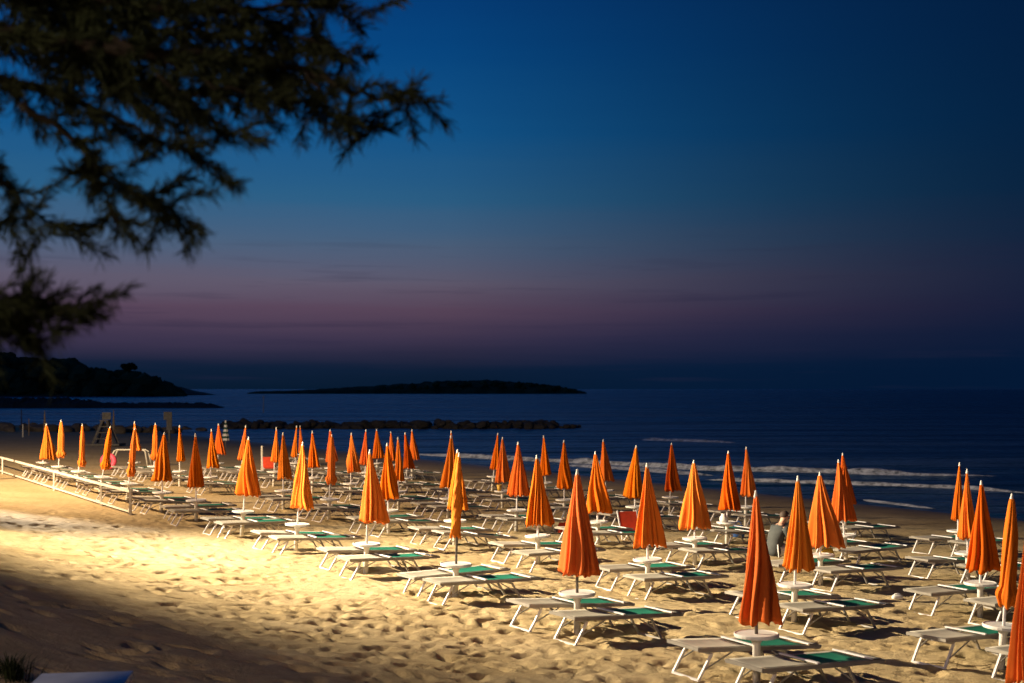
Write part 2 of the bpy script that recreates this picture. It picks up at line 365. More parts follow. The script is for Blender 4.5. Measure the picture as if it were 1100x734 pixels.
def canopy_mesh(name, length, rad, shift, seed, style, m_):
    r_ = random.Random(seed); n = 144; rings = 24
    nf = r_.choice((9, 10, 11, 12)); ph = r_.uniform(0, 6.28); twist = r_.uniform(-0.5, 0.5)
    amp = 0.34
    if style == 'tight': amp = 0.18; nf = 7
    if style == 'twisted': amp = 0.24; nf = 6; twist = 6.5
    bends = [(r_.uniform(-0.16, 0.16), r_.uniform(0, 6.28), r_.uniform(2, 5)) for _ in range(3)]
    folds = [(r_.uniform(0.35, 1.25), r_.uniform(-0.40, 0.40)) for _ in range(nf)]
    lq = r_.choice((0.08, 0.12, 0.20)); lobes = [(r_.uniform(-lq, lq), r_.uniform(0, 6.28)) for _ in range(3)]
    vs = []
    prof = []
    for i in range(rings):
        t = i/(rings-1)
        if style == 'wide': k = 0.115 + 0.885*(t**0.92)
        elif style == 'tight': k = 0.34 + 0.52*min(1, t*3)**0.8 + 0.14*t
        else: k = 0.30 + 0.70*min(1, t*2.2)**0.8
        if style == 'tight' and t > 0.80: k *= 1 + 0.55*math.sin((t-0.80)/0.20*math.pi)**2
        prof.append((t, k, 0))
    for t, k in ((1.0, 0.93), (0.985, 0.80), (0.96, 0.55), (0.95, 0.25)): prof.append((t, k, 1))
    for t, k, inner in prof:
        for j in range(n):
            a = 2*math.pi*j/n
            aa = a + twist*t + sum(q*math.sin(w_*t + p_ + l*a)*(0.3+t) for l, (q, p_, w_) in enumerate(bends))
            u = (aa/(2*math.pi)*nf) % nf; fi = int(u) % nf; fr = u - int(u)
            g, sk = folds[fi]
            sh = abs(math.sin(math.pi*min(1, max(0, fr + sk*math.sin(math.pi*fr)*0.6))))**0.8   # rounded pleat, sharp valley
            fine = 0.05*math.sin(2*nf*aa + ph*2)*t
            rr = rad*k*(1 - amp*0.9 + amp*1.5*(g*sh-0.25)*min(1, 0.35+1.1*t) + fine + sum(q*math.cos(l*(1)*a + p_) for l, (q, p_) in enumerate(lobes, 1)))
            z = -t*length
            if t > 0.9: z -= 0.028*(t-0.9)/0.1*(math.sin(nf*aa + ph) + 0.6*math.sin(2.3*aa + ph*3)) + 0.0
            vs.append((rr*math.cos(a) + shift*t, rr*math.sin(a), z))
    fs = []
    for i in range(len(prof)-1):
        for j in range(n):
            j2 = (j+1) % n; fs.append((i*n+j, (i+1)*n+j, (i+1)*n+j2, i*n+j2))
    fs.append(tuple(range(n))); mb = MB(); mb.add(vs, fs)
    return mb.mesh(name, m_, True)

parasols = []
def make_parasol(row, k, d):
    tx, ty, bx, by, wpx, tabx = d
    # where the line of this row crosses the table column; the base sits a little further down the leaning pole
    xb = tx + (tabx - tx)*1.33
    q = (xb - CX)/F
    Y = (ROW_T[row] + AN.x*P0.x + AN.y*P0.y)/(AN.x*q + AN.y)
    X = q*Y; z0 = surf(X, Y) - 0.01
    ztip = HC - (ty-HY)*Y/F; H = ztip - z0
    H = max(1.95, min(2.75, H))
    L = (by-ty)*Y/F; L = min(L, H - TABLE_Z - 0.12)
    lean = math.atan2((tx-xb)*Y/F, H)
    rad = max(0.07, wpx*Y/F/2)
    style = 'wide' if rad > 0.145 else 'tight'
    if row == 0 and k == 3: style = 'twisted'
    shift = (bx - (xb + (tx-xb)*(1 - L/H)))*Y/F
    root = empty('beach_umbrella', (X, Y, z0)); root.rotation_euler = (rng.gauss(0, 0.008), lean, 0)
    seed = row*100 + k
    adj = {'wide': 'loosely folded', 'tight': 'tightly wrapped', 'twisted': 'twisted and bound'}[style]
    if abs(lean) > 0.06: adj += ' leaning'
    tag(root, '%s orange umbrella, %s from the right in the %s' % (adj, ORD[k], ROW_NAME[row]), 'umbrella', 'closed orange beach umbrellas')
    for nm, me_ in (('base_tube', tube_proto), ('table', table_mesh)):
        o = bpy.data.objects.new(nm, me_); COL.objects.link(o); o.parent = root
    pm = M['dark_pole'] if (row == 0 and k in (1, 2, 3)) else M['white_metal']
    MB().lathe([(0.021, 0.3), (0.021, H-L+0.08), (0.017, H-0.10)], 12).build('pole', pm, root, True)
    om = M['orange_c'] if (row == 0 and k in (0, 1, 2)) else r_pick(row, k)
    c = bpy.data.objects.new('canopy', canopy_mesh('canopy', L-0.07, rad*1.08, shift, seed, style, om)); COL.objects.link(c)
    c.parent = root; c.location = (0, 0, H-0.07); 
    hoff = 0.05 if (row == 0 and k == 1) else 0.0
    f = MB().lathe([(0.026, H-0.095), (0.023, H-0.06), (0.014, H-0.02), (0.016, H-0.008), (0.006, H+0.004)], 12).build('finial', M['white_plastic'], root, True)
    parasols.append((row, k, X, Y, z0, root))
def r_pick(row, k):
    return random.Random(row*31+k*7+3).choice((M['orange_a'], M['orange_b'], M['orange_a'], M['orange_c'] if row > 1 else M['orange_b']))
for row, L_ in ROWS.items():
    for k, d in enumerate(L_): make_parasol(row, k, d)

# ------------------------------------------------------------------ sun loungers: local x runs head -> foot
def bed_z(x): return 0.385 - 0.028*(x+0.95)/1.9
def sling(x0, x1, sag, hem_mi=1, n=8, w=0.285, border=0.0):
    mb = MB(); vs = []; m_ = 9
    for i in range(n+1):
        x = x0 + (x1-x0)*i/n
        for j in range(m_):
            v = -1 + 2*j/(m_-1); y = w*(math.copysign(abs(v)**0.8, v)) if border == 0 else w*(v if abs(v) < 0.9 else v) * (1.19 if abs(v) < 0.8 else 1)
            z = bed_z(x) + 0.026 - sag*(1-v*v)*(0.55+0.45*math.sin(math.pi*i/n))
            vs.append((x, y, z))
    nb = len(vs)
    for (x, y, z) in list(vs): vs.append((x, y, z-0.006))
    fs, mi = [], []
    for i in range(n):
        for j in range(m_-1):
            a, b, c, d = i*m_+j, i*m_+j+1, (i+1)*m_+j+1, (i+1)*m_+j
            edge = border > 0 and j in (0, m_-2)
            fs.append((a, d, c, b)); mi.append(hem_mi if edge else 0); fs.append((a+nb, b+nb, c+nb, d+nb)); mi.append(0)
    for i in range(n):
        a, d = i*m_, (i+1)*m_; fs.append((a, a+nb, d+nb, d)); mi.append(hem_mi)
        a, d = i*m_+m_-1, (i+1)*m_+m_-1; fs.append((a, d, d+nb, a+nb)); mi.append(hem_mi)
    for j in range(m_-1):
        a, b = j, j+1; fs.append((a, b, b+nb, a+nb)); mi.append(0)
        a, b = n*m_+j, n*m_+j+1; fs.append((a, a+nb, b+nb, b)); mi.append(0)
    mb.v = vs; mb.f = fs; mb.m = mi
    return mb
def make_lounger():
    root = empty('sun_lounger', (0,0,0))
    fr = MB()
    for s in (-1, 1):
        xs = [-0.95, -0.4, 0.2, 0.72, 0.95]
        for a, b in zip(xs[:-1], xs[1:]):
            hh = 0.050 if b <= 0.73 else 0.034
            fr.bar((a, s*0.300, bed_z(a)-0.006), (b, s*0.300, bed_z(b)-0.006), 0.028, hh)
    fr.bar((-0.955, -0.31, bed_z(-0.95)), (-0.955, 0.31, bed_z(-0.95)), 0.03, 0.04)
    fr.bar((0.955, -0.31, bed_z(0.95)), (0.955, 0.31, bed_z(0.95)), 0.03, 0.035)
    fr.build('frame', M['hem'], root)
    sling(-0.93, -0.15, 0.035, 1, w=0.283).build('back_sling', [M['cream'], M['hem']], root, True)
    sling(-0.08, 0.73, 0.030, 1, w=0.286, border=1).build('seat_sling', [M['green'], M['cream']], root, True)
    sling(0.78, 0.945, 0.006, 1, n=3, w=0.283).build('foot_sling', [M['cream'], M['hem']], root, True)
    for x in (-0.115, 0.755):
        MB().bar((x, -0.315, bed_z(x)+0.034), (x, 0.315, bed_z(x)+0.034), 0.042 if x < 0 else 0.026, 0.018).build('crossbar', M['white_metal'], root)
    def loop(xt, xb, w):
        g = MB(); zt = bed_z(xt)-0.070; q = 0.027
        g.bar((xt, -w, zt), (xb, -w, 0.0), q, 0.032); g.bar((xt, w, zt), (xb, w, 0.0), q, 0.032)
        g.bar((xb, -w-0.012, 0.012), (xb, w+0.012, 0.012), q, q); g.bar((xt, -w-0.012, zt+0.008), (xt, w+0.012, zt+0.008), q, q)
        return g
    loop(-0.72, -0.90, 0.250).build('leg_frame', M['white_metal'], root)
    loop(0.42, 0.62, 0.265).build('leg_frame', M['grey_metal'], root)
    for s in (-1, 1):
        MB().bar((-0.42, s*0.272, bed_z(-0.42)-0.04), (-0.83, s*0.272, 0.14), 0.010, 0.018).build('brace', M['grey_metal'], root)
        MB().bar((0.18, s*0.282, bed_z(0.18)-0.04), (0.535, s*0.282, 0.13), 0.010, 0.018).build('brace', M['grey_metal'], root)
    return root
proto = make_lounger(); first = True
YAW = math.atan2(AN.y, AN.x)
SKIP = set()
for row, k, X, Y, z0, _ in parasols:
    for side in (-1, 1):
        r_ = random.Random(row*977 + k*13 + side)
        s0, t0 = xy_st(X, Y)
        s = s0 + side*(0.50 + r_.uniform(0.0, 0.10)); t = t0 + 0.22 + r_.uniform(-0.10, 0.10)
        if (row, k, side) in SKIP: continue
        x, y = st_xy(s, t)
        o = proto if first else copy_tree(proto); first = False
        yaw = YAW + R(r_.gauss(0, 2.0))
        hx, hy = math.cos(yaw), math.sin(yaw)
        zh, zf = surf(x-0.93*hx, y-0.93*hy), surf(x+0.62*hx, y+0.62*hy)
        pitch = math.atan2(zh-zf, 1.55)
        zc = zh + (zf-zh)*(0.93/1.55)
        o.rotation_euler = (0, pitch, yaw); o.location = (x, y, zc - 0.012)
        far_ = Y > 45
        tag(o, 'cream and green lounger, %s side of %s umbrella from the right, %s' % ('camera' if side < 0 else 'far', ORD[k], ROW_NAME[row]), 'sun lounger', 'sun loungers set out beside the umbrellas')

# ------------------------------------------------------------------ rail fence at the left
def fence():
    root_s, root_t = 20.05, -1.15
    pts = [st_xy(root_s + 3.3*i, root_t) for i in range(14)]
    r0 = empty('rail_fence', (pts[0][0], pts[0][1], surf(*pts[0])))
    tag(r0, 'low white rail fence with slender posts at the edge of the bright sand', 'fence')
    base = Vector((pts[0][0], pts[0][1], r0.location.z))
    tops, lows = [], []
    for i, p in enumerate(pts):
        z = surf(*p); b = Vector((p[0], p[1], z)) - base
        if i < 2 or i % 3 == 0: MB().bar(b + Vector((0,0,-0.2)), b + Vector((0,0,0.74 if i == 0 else 0.70)), 0.065 if i == 0 else 0.05).build('post', M['fence'], r0)
        tops.append(b + Vector((0,0,0.665))); lows.append(b + Vector((0,0,0.10)))
    for a, b in zip(tops[:-1], tops[1:]): MB().bar(a, b, 0.045, 0.07).build('rail', M['fence'], r0)
    for a, b in zip(lows[:-1], lows[1:]): MB().bar(a, b, 0.040, 0.05).build('rail', M['fence'], r0)
fence()

# ------------------------------------------------------------------ small things lying about
def at(x, y):                                        # point of the beach seen at photo column x, row y
    Y = 20.0
    q = (x-CX)/F; sl = (y-HY)/F
    lo, hi = 6.0, 220.0
    for _ in range(60):
        mid = (lo+hi)/2
        if HC - sl*mid > gz(q*mid, mid): lo = mid
        else: hi = mid
    return Vector((q*lo, lo, surf(q*lo, lo)))
def upright(name, x, ytop, ybase, w, m_, label, cat, n=10):
    p = at(x, ybase); H = (ybase-ytop)*p.y/F
    o = MB().lathe([(w, -0.3), (w, H-0.02), (w*0.7, H)], n).build(name, m_); o.location = p
    return tag(o, label, cat)
upright('wooden_post', 281.5, 479, 506, 0.055, M['fence'], 'pale bare post standing among the far loungers', 'post')
upright('thin_pole', 24.5, 456, 470, 0.05, M['fence'], 'short pale pole in the dark beach at far left', 'pole')
upright('thin_pole', 31, 450, 468, 0.04, M['wood'], 'slim brown pole just right of the short pale pole', 'pole')
upright('thin_pole', 23, 440, 462, 0.05, M['dark'], 'dark pole rising against the sea at far left', 'pole')
# furled plain parasols and stands at the far left
def furled(x, ytop, ybase, rad, m_, label, name='furled_umbrella', stripes=None):
    p = at(x, ybase); H = (ybase-ytop)*p.y/F
    r0 = empty(name, p); tag(r0, label, 'umbrella')
    MB().lathe([(0.03, -0.2), (0.03, H)], 8).build('pole', M['wood'], r0, True)
    mb = MB(); n = 24; rings = 19; vs = []; fs = []; mi = []
    L = H*0.74
    for i in range(rings):
        t = i/(rings-1)
        for j in range(n):
            a = 2*math.pi*j/n; r_ = rad*(0.15+0.85*t)*(1+0.16*math.cos(6*a)); vs.append((r_*math.cos(a), r_*math.sin(a), H-L*t))
    for i in range(rings-1):
        for j in range(n):
            fs.append((i*n+j, (i+1)*n+j, (i+1)*n+(j+1)%n, i*n+(j+1)%n)); mi.append((i//2) % 2 if stripes else 0)
    fs.append(tuple(range(n))); mi.append(0); fs.append(tuple((rings-1)*n+j for j in range(n-1,-1,-1))); mi.append(0)
    mb.v, mb.f, mb.m = vs, fs, mi
    mb.build('canopy', [m_, stripes] if stripes else m_, r0, True)
furled(242.3, 451.8, 481, 0.26, M['white_plastic'], 'closed umbrella with green and white stripes behind the orange ones', stripes=M['stripe_dark'])
furled(108.5, 445, 470, 0.16, M['blue'], 'closed blue umbrella on the dark beach at left')
furled(122, 440, 470, 0.13, M['wood'], 'closed brown umbrella, tallest of the furled ones by the sea')
furled(48, 441, 470, 0.13, M['wood'], 'closed brown umbrella at far left behind the orange ones')
# lifeguard stand
def stand():
    p = at(113, 479); k = p.y/F
    r0 = empty('lifeguard_stand', p); tag(r0, 'grey wooden ladder stand with a seat on the dark beach near the sea', 'lifeguard stand')
    H = 30*k
    fl = MB()
    MB().box((0,0,0.10), (2.4, 1.5, 0.14)).build('platform', M['stand_wood'], r0)
    for sx in (-1, 1):
        for sy in (-1, 1):
            MB().bar((sx*0.72, sy*0.5, 0.17), (sx*0.18, sy*0.18, H-0.25), 0.13).build('leg', M['stand_wood'], r0)
    st_ = MB(); 
    for i in range(4):
        z = 0.5 + i*0.42; w_ = 0.72 - 0.54*(z-0.17)/(H-0.42); st_.bar((-w_, -0.5+0.32*(z/H), z), (w_, -0.5+0.32*(z/H), z), 0.06)
    st_.build('ladder_rung', M['stand_wood'], r0)
    MB().box((0,0,H-0.2), (0.60, 0.6, 0.08)).build('seat', M['stand_wood'], r0)
    MB().box((0,0.28,H+0.12), (0.60, 0.06, 0.5)).build('backrest', M['stand_wood'], r0)
stand()
def board():
    p = at(182, 476); k = p.y/F
    r0 = empty('notice_board', p); tag(r0, 'grey notice board on a post on the dark beach near the rocks', 'notice board')
    MB().box((0,0,16*k/2), (0.16, 0.16, 16*k+0.2)).build('post', M['stand_wood'], r0)
    H = 34*k
    MB().box((0,-0.05,H-0.75), (0.42, 0.07, 1.4)).build('panel', M['stand_wood'], r0)
    MB().box((-0.22,-0.06,H-0.35), (0.42, 0.06, 0.62)).build('panel', M['stand_wood'], r0)
board()
# pink swim ring propped by a folding frame
def ring():
    p = at(113.5, 505); p.z = surf(p.x, p.y)
    r_big, r_s = 0.26, 0.12; mb = MB(); n, m_ = 32, 14; vs, fs = [], []
    for i in range(n):
        a = 2*math.pi*i/n
        for j in range(m_):
            b = 2*math.pi*j/m_; rr = r_big + r_s*math.cos(b)
            vs.append((rr*math.cos(a), r_s*math.sin(b), 0.38 + rr*math.sin(a)))
    for i in range(n):
        for j in range(m_): fs.append((i*m_+j, i*m_+(j+1)%m_, ((i+1)%n)*m_+(j+1)%m_, ((i+1)%n)*m_+j))
    mb.add(vs, fs); o = mb.build('swim_ring', M['pink'], None, True); o.location = p + Vector((0, 0.4, 0))
    tag(o, 'pink inflatable ring standing behind the leaning front row umbrella', 'swim ring')
ring()
def garden_frame():
    p = at(118, 503) + Vector((0, 2.6, 0)); p.z = surf(p.x, p.y)
    r0 = empty('trestle_frame', p); tag(r0, 'pale tubular trestle frame behind the pink ring', 'trestle')
    MB().tube([(-1.0,0,0),(-0.62,0,0.72),(-0.5,0,0.78),(0.75,0,0.78),(0.88,0,0.70),(1.0,0,0)], 0.035).build('front_hoop', M['fence'], r0, True)
    MB().tube([(-1.0,0.7,0),(-0.62,0.5,0.72),(-0.5,0.5,0.76),(0.75,0.5,0.76),(0.88,0.5,0.70),(1.0,0.7,0)], 0.035).build('rear_hoop', M['fence'], r0, True)
garden_frame()
# low chair with orange-red fabric, near the third row
def low_chair(x, y, m_, label, sc=1.0):
    p = at(x, y); r0 = empty('beach_chair', p, R(20)); tag(r0, label, 'chair')
    ang = 0.45
    MB().bar((-0.27,-0.22,0.0), (-0.27,0.10,0.72*sc), 0.03).build('side_frame', M['white_metal'], r0)
    MB().bar((0.27,-0.22,0.0), (0.27,0.10,0.72*sc), 0.03).build('side_frame', M['white_metal'], r0)
    b = MB(); b.add([(-0.25,-0.14,0.20),(0.25,-0.14,0.20),(0.25,0.08,0.70*sc),(-0.25,0.08,0.70*sc),(-0.25,-0.12,0.19),(0.25,-0.12,0.19),(0.25,0.10,0.69*sc),(-0.25,0.10,0.69*sc)], [(0,1,2,3),(7,6,5,4),(0,4,5,1),(2,6,7,3),(1,5,6,2),(0,3,7,4)]); b.build('backrest', m_, r0)
    b = MB(); b.box((0, -0.38, 0.20), (0.5, 0.46, 0.02)); b.build('seat', m_, r0)
    for s in (-1, 1): MB().bar((s*0.27, -0.60, 0.20), (s*0.27, -0.05, 0.20), 0.028).build('seat_rail', M['white_metal'], r0)
    for s in (-1, 1): MB().bar((s*0.27, -0.58, 0.20), (s*0.27, -0.30, 0.0), 0.026).build('leg', M['white_metal'], r0)
low_chair(675, 579, M['red'], 'low chair with orange red fabric among the loungers in the middle')
low_chair(288, 507, M['red'], 'low red fabric chair beside the bare post at left')
def bag(x, y, z, size, m_, label, name='beach_bag', Y=None):
    p = at(x, y) if Y is None else px(x, y, Y)
    if z: p.z += z
    a, b, c = size
    mb = MB(); n = 14; vs = []; fs = []
    prof = [(0.86, 0.0), (1.0, 0.12), (1.02, 0.45), (0.92, 0.8), (0.75, 1.0)]
    for k_, h in prof:
        for j in range(n):
            an = 2*math.pi*j/n; ca, sa = math.cos(an), math.sin(an)
            vs.append((a/2*k_*math.copysign(abs(ca)**0.6, ca), b/2*k_*math.copysign(abs(sa)**0.6, sa), h*c))
    for i in range(len(prof)-1):
        for j in range(n): fs.append((i*n+j, i*n+(j+1)%n, (i+1)*n+(j+1)%n, (i+1)*n+j))
    fs.append(tuple(range(n-1,-1,-1))); fs.append(tuple((len(prof)-1)*n+j for j in range(n)))
    mb.add(vs, fs); o = mb.build(name, m_, None, True); o.location = p
    h1 = MB(); h1.tube([(-a*0.28, 0, c*0.97), (-a*0.2, 0, c*1.25), (0, 0, c*1.33), (a*0.2, 0, c*1.25), (a*0.28, 0, c*0.97)], 0.014, 6).build('handle', m_, o, True)
    return tag(o, label, name.split('_')[-1])
bag(793, 577, 0.0, (0.34, 0.22, 0.32), M['blue'], 'dark blue bag on the sand beside a white umbrella table')
bag(604, 572, 0.0, (0.24, 0.18, 0.30), M['red'], 'small red bag on the sand in the middle of the loungers')
bag(964, 645, 0.0, (0.20, 0.10, 0.07), M['white_plastic'], 'white plastic bag lying crumpled under a lounger at right')
bag(888, 600, 0.0, (0.34, 0.20, 0.20), M['yellow'], 'yellow green bag under the lounger in front of the seated person')
def on_table(row, k, name, m_, label, cat, prof):
    for r2, k2, X, Y, z0, _ in parasols:
        if (r2, k2) == (row, k):
            o = MB().lathe(prof, 14).build(name, m_, None, True); o.location = (X-0.10, Y-0.10, z0+TABLE_Z+0.012)
            tag(o, label, cat)
on_table(3, 5, 'yellow_cup', M['yellow'], 'yellow cup left on a white umbrella table in the middle', 'cup', [(0.06,0.0),(0.07,0.08),(0.085,0.20),(0.078,0.20),(0.055,0.03)])
on_table(3, 2, 'white_jug', M['white_plastic'], 'squat white jug standing on the umbrella table left of the seated person', 'jug', [(0.09,0.0),(0.10,0.05),(0.10,0.13),(0.06,0.18),(0.055,0.22),(0.04,0.22)])

# pale blue bench and a tuft of grass in the dark foreground
def bench():
    p = Vector((-2.95, 8.55, 0)); p.z = surf(p.x, p.y)
    r0 = empty('low_bench', p, R(8)); tag(r0, 'pale blue topped low bench in the dark sand at lower left', 'bench')
    zt = px(90, 722.5, 8.75).z - p.z
    MB().box((0,0,zt-0.03), (0.62, 0.42, 0.06)).build('seat', M['pale_blue'], r0)
    for sx in (-1,1):
        for sy in (-1,1): MB().box((sx*0.25, sy*0.15, (zt-0.062)/2-0.05), (0.05, 0.05, zt-0.062+0.1)).build('leg', M['white_plastic'], r0)
bench()
def tuft():
    mb = MB(); r_ = random.Random(5); c = at(10, 728)
    for i in range(200):
        a = r_.uniform(0, 6.28); d = abs(r_.gauss(0, 0.12)); b0 = Vector((d*math.cos(a), d*math.sin(a), -0.02))
        out = Vector((math.cos(a), math.sin(a), 0))*r_.uniform(0.02, 0.22); h = r_.uniform(0.05, 0.22)
        side = Vector((-math.sin(a), math.cos(a), 0))*0.005
        p1 = b0 + out*0.35 + Vector((0,0,h*0.7)); p2 = b0 + out + Vector((0,0,h))
        mb.add([b0-side, b0+side, p1+side*0.8, p1-side*0.8, p2], [(0,1,2,3),(3,2,4)])
    o = mb.build('grass_tuft', M['needle']); o.location = c
    tag(o, 'tuft of dark grass in the lower left corner of the sand', 'plant')
tuft()

# ------------------------------------------------------------------ the seated person
def skin(name, joints, edges, m_, parent, sub=2, root=0):
    me_ = bpy.data.meshes.new(name); me_.from_pydata([j[0] for j in joints], edges, []); me_.update()
    o = bpy.data.objects.new(name, me_); COL.objects.link(o)
    md = o.modifiers.new('s', 'SKIN'); ss = o.modifiers.new('d', 'SUBSURF'); ss.levels = sub; ss.render_levels = sub
    for i, j in enumerate(joints):
        r_ = j[1]; o.data.skin_vertices[0].data[i].radius = r_ if isinstance(r_, tuple) else (r_, r_)
    o.data.skin_vertices[0].data[root].use_root = True
    bpy.context.view_layer.update()
    dg = bpy.context.evaluated_depsgraph_get()
    me2 = bpy.data.meshes.new_from_object(o.evaluated_get(dg)); me2.name = name
    bpy.data.objects.remove(o); o = bpy.data.objects.new(name, me2); COL.objects.link(o)
    me2.materials.clear(); me2.materials.append(m_); me2.polygons.foreach_set('use_smooth', [True]*len(me2.polygons))
    if parent is not None: o.parent = parent
    return o
def person():
    seat_p = None
    for o in COL.objects:
        if o.get('label') == 'cream and green lounger, far side of second umbrella from the right, third row': seat_p = o
    for o in COL.objects:
        if o.get('label') == 'cream and green lounger, far side of second umbrella from the right, third row': break
    Y = 25.3; X = (831-CX)/F*Y
    lz = seat_p.location.z + 0.40
    yaw = R(24)                                      # looks along +x, to the right and a little away
    J, E = [], []
    def j(p, r_, par=None):
        J.append((p, r_)); 
        if par is not None: E.append((par, len(J)-1))
        return len(J)-1
    pel = j((0,0,0.10), (0.14,0.11)); 
    wai = j((0.03,0,0.27), (0.13,0.10), pel); che = j((0.09,0,0.45), (0.15,0.11), wai); sh = j((0.15,0,0.56), (0.10,0.075), che)
    nk = j((0.19,0,0.63), 0.052, sh); hd = j((0.245,0,0.70), (0.075,0.07), nk); hd1 = j((0.275,0,0.77), (0.088,0.080), hd); j((0.28,0,0.835), (0.066,0.060), hd1)
    hands = []
    for s in (-1, 1):
        hip = j((0.05, s*0.09, 0.09), 0.085, pel); kn = j((0.46, s*0.15, 0.10), 0.060, hip); an = j((0.44, s*0.15, -0.30), 0.042, kn); j((0.58, s*0.16, -0.345), 0.035, an)
        shd = j((0.15, s*0.185, 0.53), 0.058, sh); el = j((0.24, s*0.24, 0.29), 0.043, shd); wr = j((0.46, s*0.10, 0.26), 0.028, el)
        pm_ = j((0.53, s*0.075, 0.255), 0.030, wr); hands.append((s, pm_))
        for f in range(4):
            y0 = s*(0.075 + (f-1.5)*0.019)
            k1 = j((0.575, y0, 0.25), 0.0095, pm_); k2 = j((0.605, y0, 0.235), 0.0085, k1); j((0.615, y0, 0.205 + 0.006*abs(f-1.5)), 0.0075, k2)
        t1 = j((0.515, s*0.035, 0.262), 0.011, pm_); j((0.555, s*0.022, 0.25), 0.009, t1)
    root = skin('person', J, E, M['skin'], None)
    root.location = (X, Y, lz); root.rotation_euler = (0, 0, yaw)
    tag(root, 'person in a grey shirt and white shorts sitting bent forward on a lounger', 'person')
    # face
    f = MB()
    f.lathe([(0.004,0.0),(0.016,0.012),(0.012,0.032),(0.004,0.046)], 8)
    no = f.build('nose', M['skin'], root, True); no.location = (0.352, 0, 0.742); no.rotation_euler = (0, 0.2, 0)
    for s in (-1, 1):
        e = MB().lathe([(0.002,-0.009),(0.009,-0.003),(0.009,0.003),(0.002,0.009)], 8).build('eye', M['dark'], root, True); e.location = (0.352, s*0.032, 0.785)
        e = MB().lathe([(0.006,-0.03),(0.017,-0.01),(0.020,0.012),(0.008,0.03)], 8).build('ear', M['skin'], root, True); e.location = (0.268, s*0.086, 0.765); e.scale = (1, 0.5, 1)
    mo = MB().box((0.345,0,0.712), (0.014, 0.045, 0.010)).build('mouth', M['red'], root)
    # hair cap
    hv, hf = [], []; n, m_ = 20, 9
    for i in range(m_):
        th = 0.02 + i/(m_-1)*1.75
        for k_ in range(n):
            a = 2*math.pi*k_/n; front = math.cos(a)
            tt = th*(0.72 if front > 0.3 else 1.0)
            hv.append((0.268+0.104*math.sin(tt)*front, 0.094*math.sin(tt)*math.sin(a), 0.785+0.108*math.cos(tt)))
    for i in range(m_-1):
        for k_ in range(n): hf.append((i*n+k_, (i+1)*n+k_, (i+1)*n+(k_+1)%n, i*n+(k_+1)%n))
    hf.append(tuple(range(n))); h = MB(); h.add(hv, hf); h.build('hair', M['hair'], root, True)
    # shirt and shorts follow the body a little outside it
    def loft(rings, name, m_, n=24):
        vs, fs = [], []
        for (cx_, cy_, cz_), rx, ry in rings:
            for k_ in range(n):
                a = 2*math.pi*k_/n; w_ = 1 + 0.025*math.sin(5*a + cz_*23)
                vs.append((cx_ + rx*w_*math.cos(a), cy_ + ry*w_*math.sin(a), cz_ + 0.25*rx*math.cos(a)*-0.6))
        for q in range(len(rings)-1):
            for k_ in range(n): fs.append((q*n+k_, q*n+(k_+1)%n, (q+1)*n+(k_+1)%n, (q+1)*n+k_))
        fs.append(tuple(range(n-1,-1,-1))); fs.append(tuple((len(rings)-1)*n+k_ for k_ in range(n)))
        mb = MB(); mb.add(vs, fs); return mb.build(name, m_, root, True)
    loft([((-0.03,0,-0.01),0.150,0.195),((-0.01,0,0.08),0.158,0.198),((0.02,0,0.20),0.146,0.182),((0.05,0,0.32),0.146,0.186),((0.085,0,0.43),0.150,0.208),((0.115,0,0.50),0.138,0.222),((0.145,0,0.56),0.108,0.180),((0.168,0,0.60),0.080,0.105),((0.180,0,0.622),0.068,0.072)], 'shirt', M['shirt'])
    for s in (-1, 1):
        g = MB(); g.tube([(0.135,s*0.165,0.545),(0.155,s*0.205,0.50),(0.19,s*0.225,0.42),(0.215,s*0.238,0.35)], [0.075,0.080,0.074,0.070], 14); g.build('sleeve', M['shirt'], root, True)
    J3 = [((0,0,0.09),(0.168,0.13))]; E3 = []
    for s in (-1, 1):
        b = len(J3); J3 += [((0.07,s*0.09,0.10),0.108),((0.36,s*0.135,0.105),0.088)]; E3 += [(0,b),(b,b+1)]
    skin('shorts', J3, E3, M['shorts'], root)
person()

# ------------------------------------------------------------------ rocks: the breakwater and the shore
def rock_mesh(seed):
    bm = bmesh.new(); bmesh.ops.create_icosphere(bm, subdivisions=3, radius=1.0)
    r_ = random.Random(seed); ax = [(Vector((r_.gauss(0,1), r_.gauss(0,1), r_.gauss(0,1))).normalized(), r_.uniform(0.55, 0.9)) for _ in range(9)]
    for v in bm.verts:
        d = v.co.normalized(); k = 1.0
        for a, q in ax:
            c = d.dot(a)
            if c > 0: k = min(k, q/max(c, 0.05))
        v.co = d*k*(1 + 0.05*(r_.random()-0.5))
    me_ = bpy.data.meshes.new('boulder'); bm.to_mesh(me_); bm.free(); me_.materials.append(M['rock']); return me_
rocks = [rock_mesh(i) for i in range(6)]
wet_rocks = [m_.copy() for m_ in rocks]
for m_ in wet_rocks: m_.materials[0] = M['rock_wet']
def boulder(x, y, z, s, label, group, r_, pool=rocks):
    o = bpy.data.objects.new('boulder', r_.choice(pool)); COL.objects.link(o)
    o.location = (x, y, z); o.scale = (s*r_.uniform(0.9,1.5), s*r_.uniform(0.8,1.2), s*r_.uniform(0.6,0.9)); o.rotation_euler = (r_.uniform(-.4,.4), r_.uniform(-.4,.4), r_.uniform(0,6.28))
    tag(o, label, 'boulder', group)
r_ = random.Random(3)
nb = 280
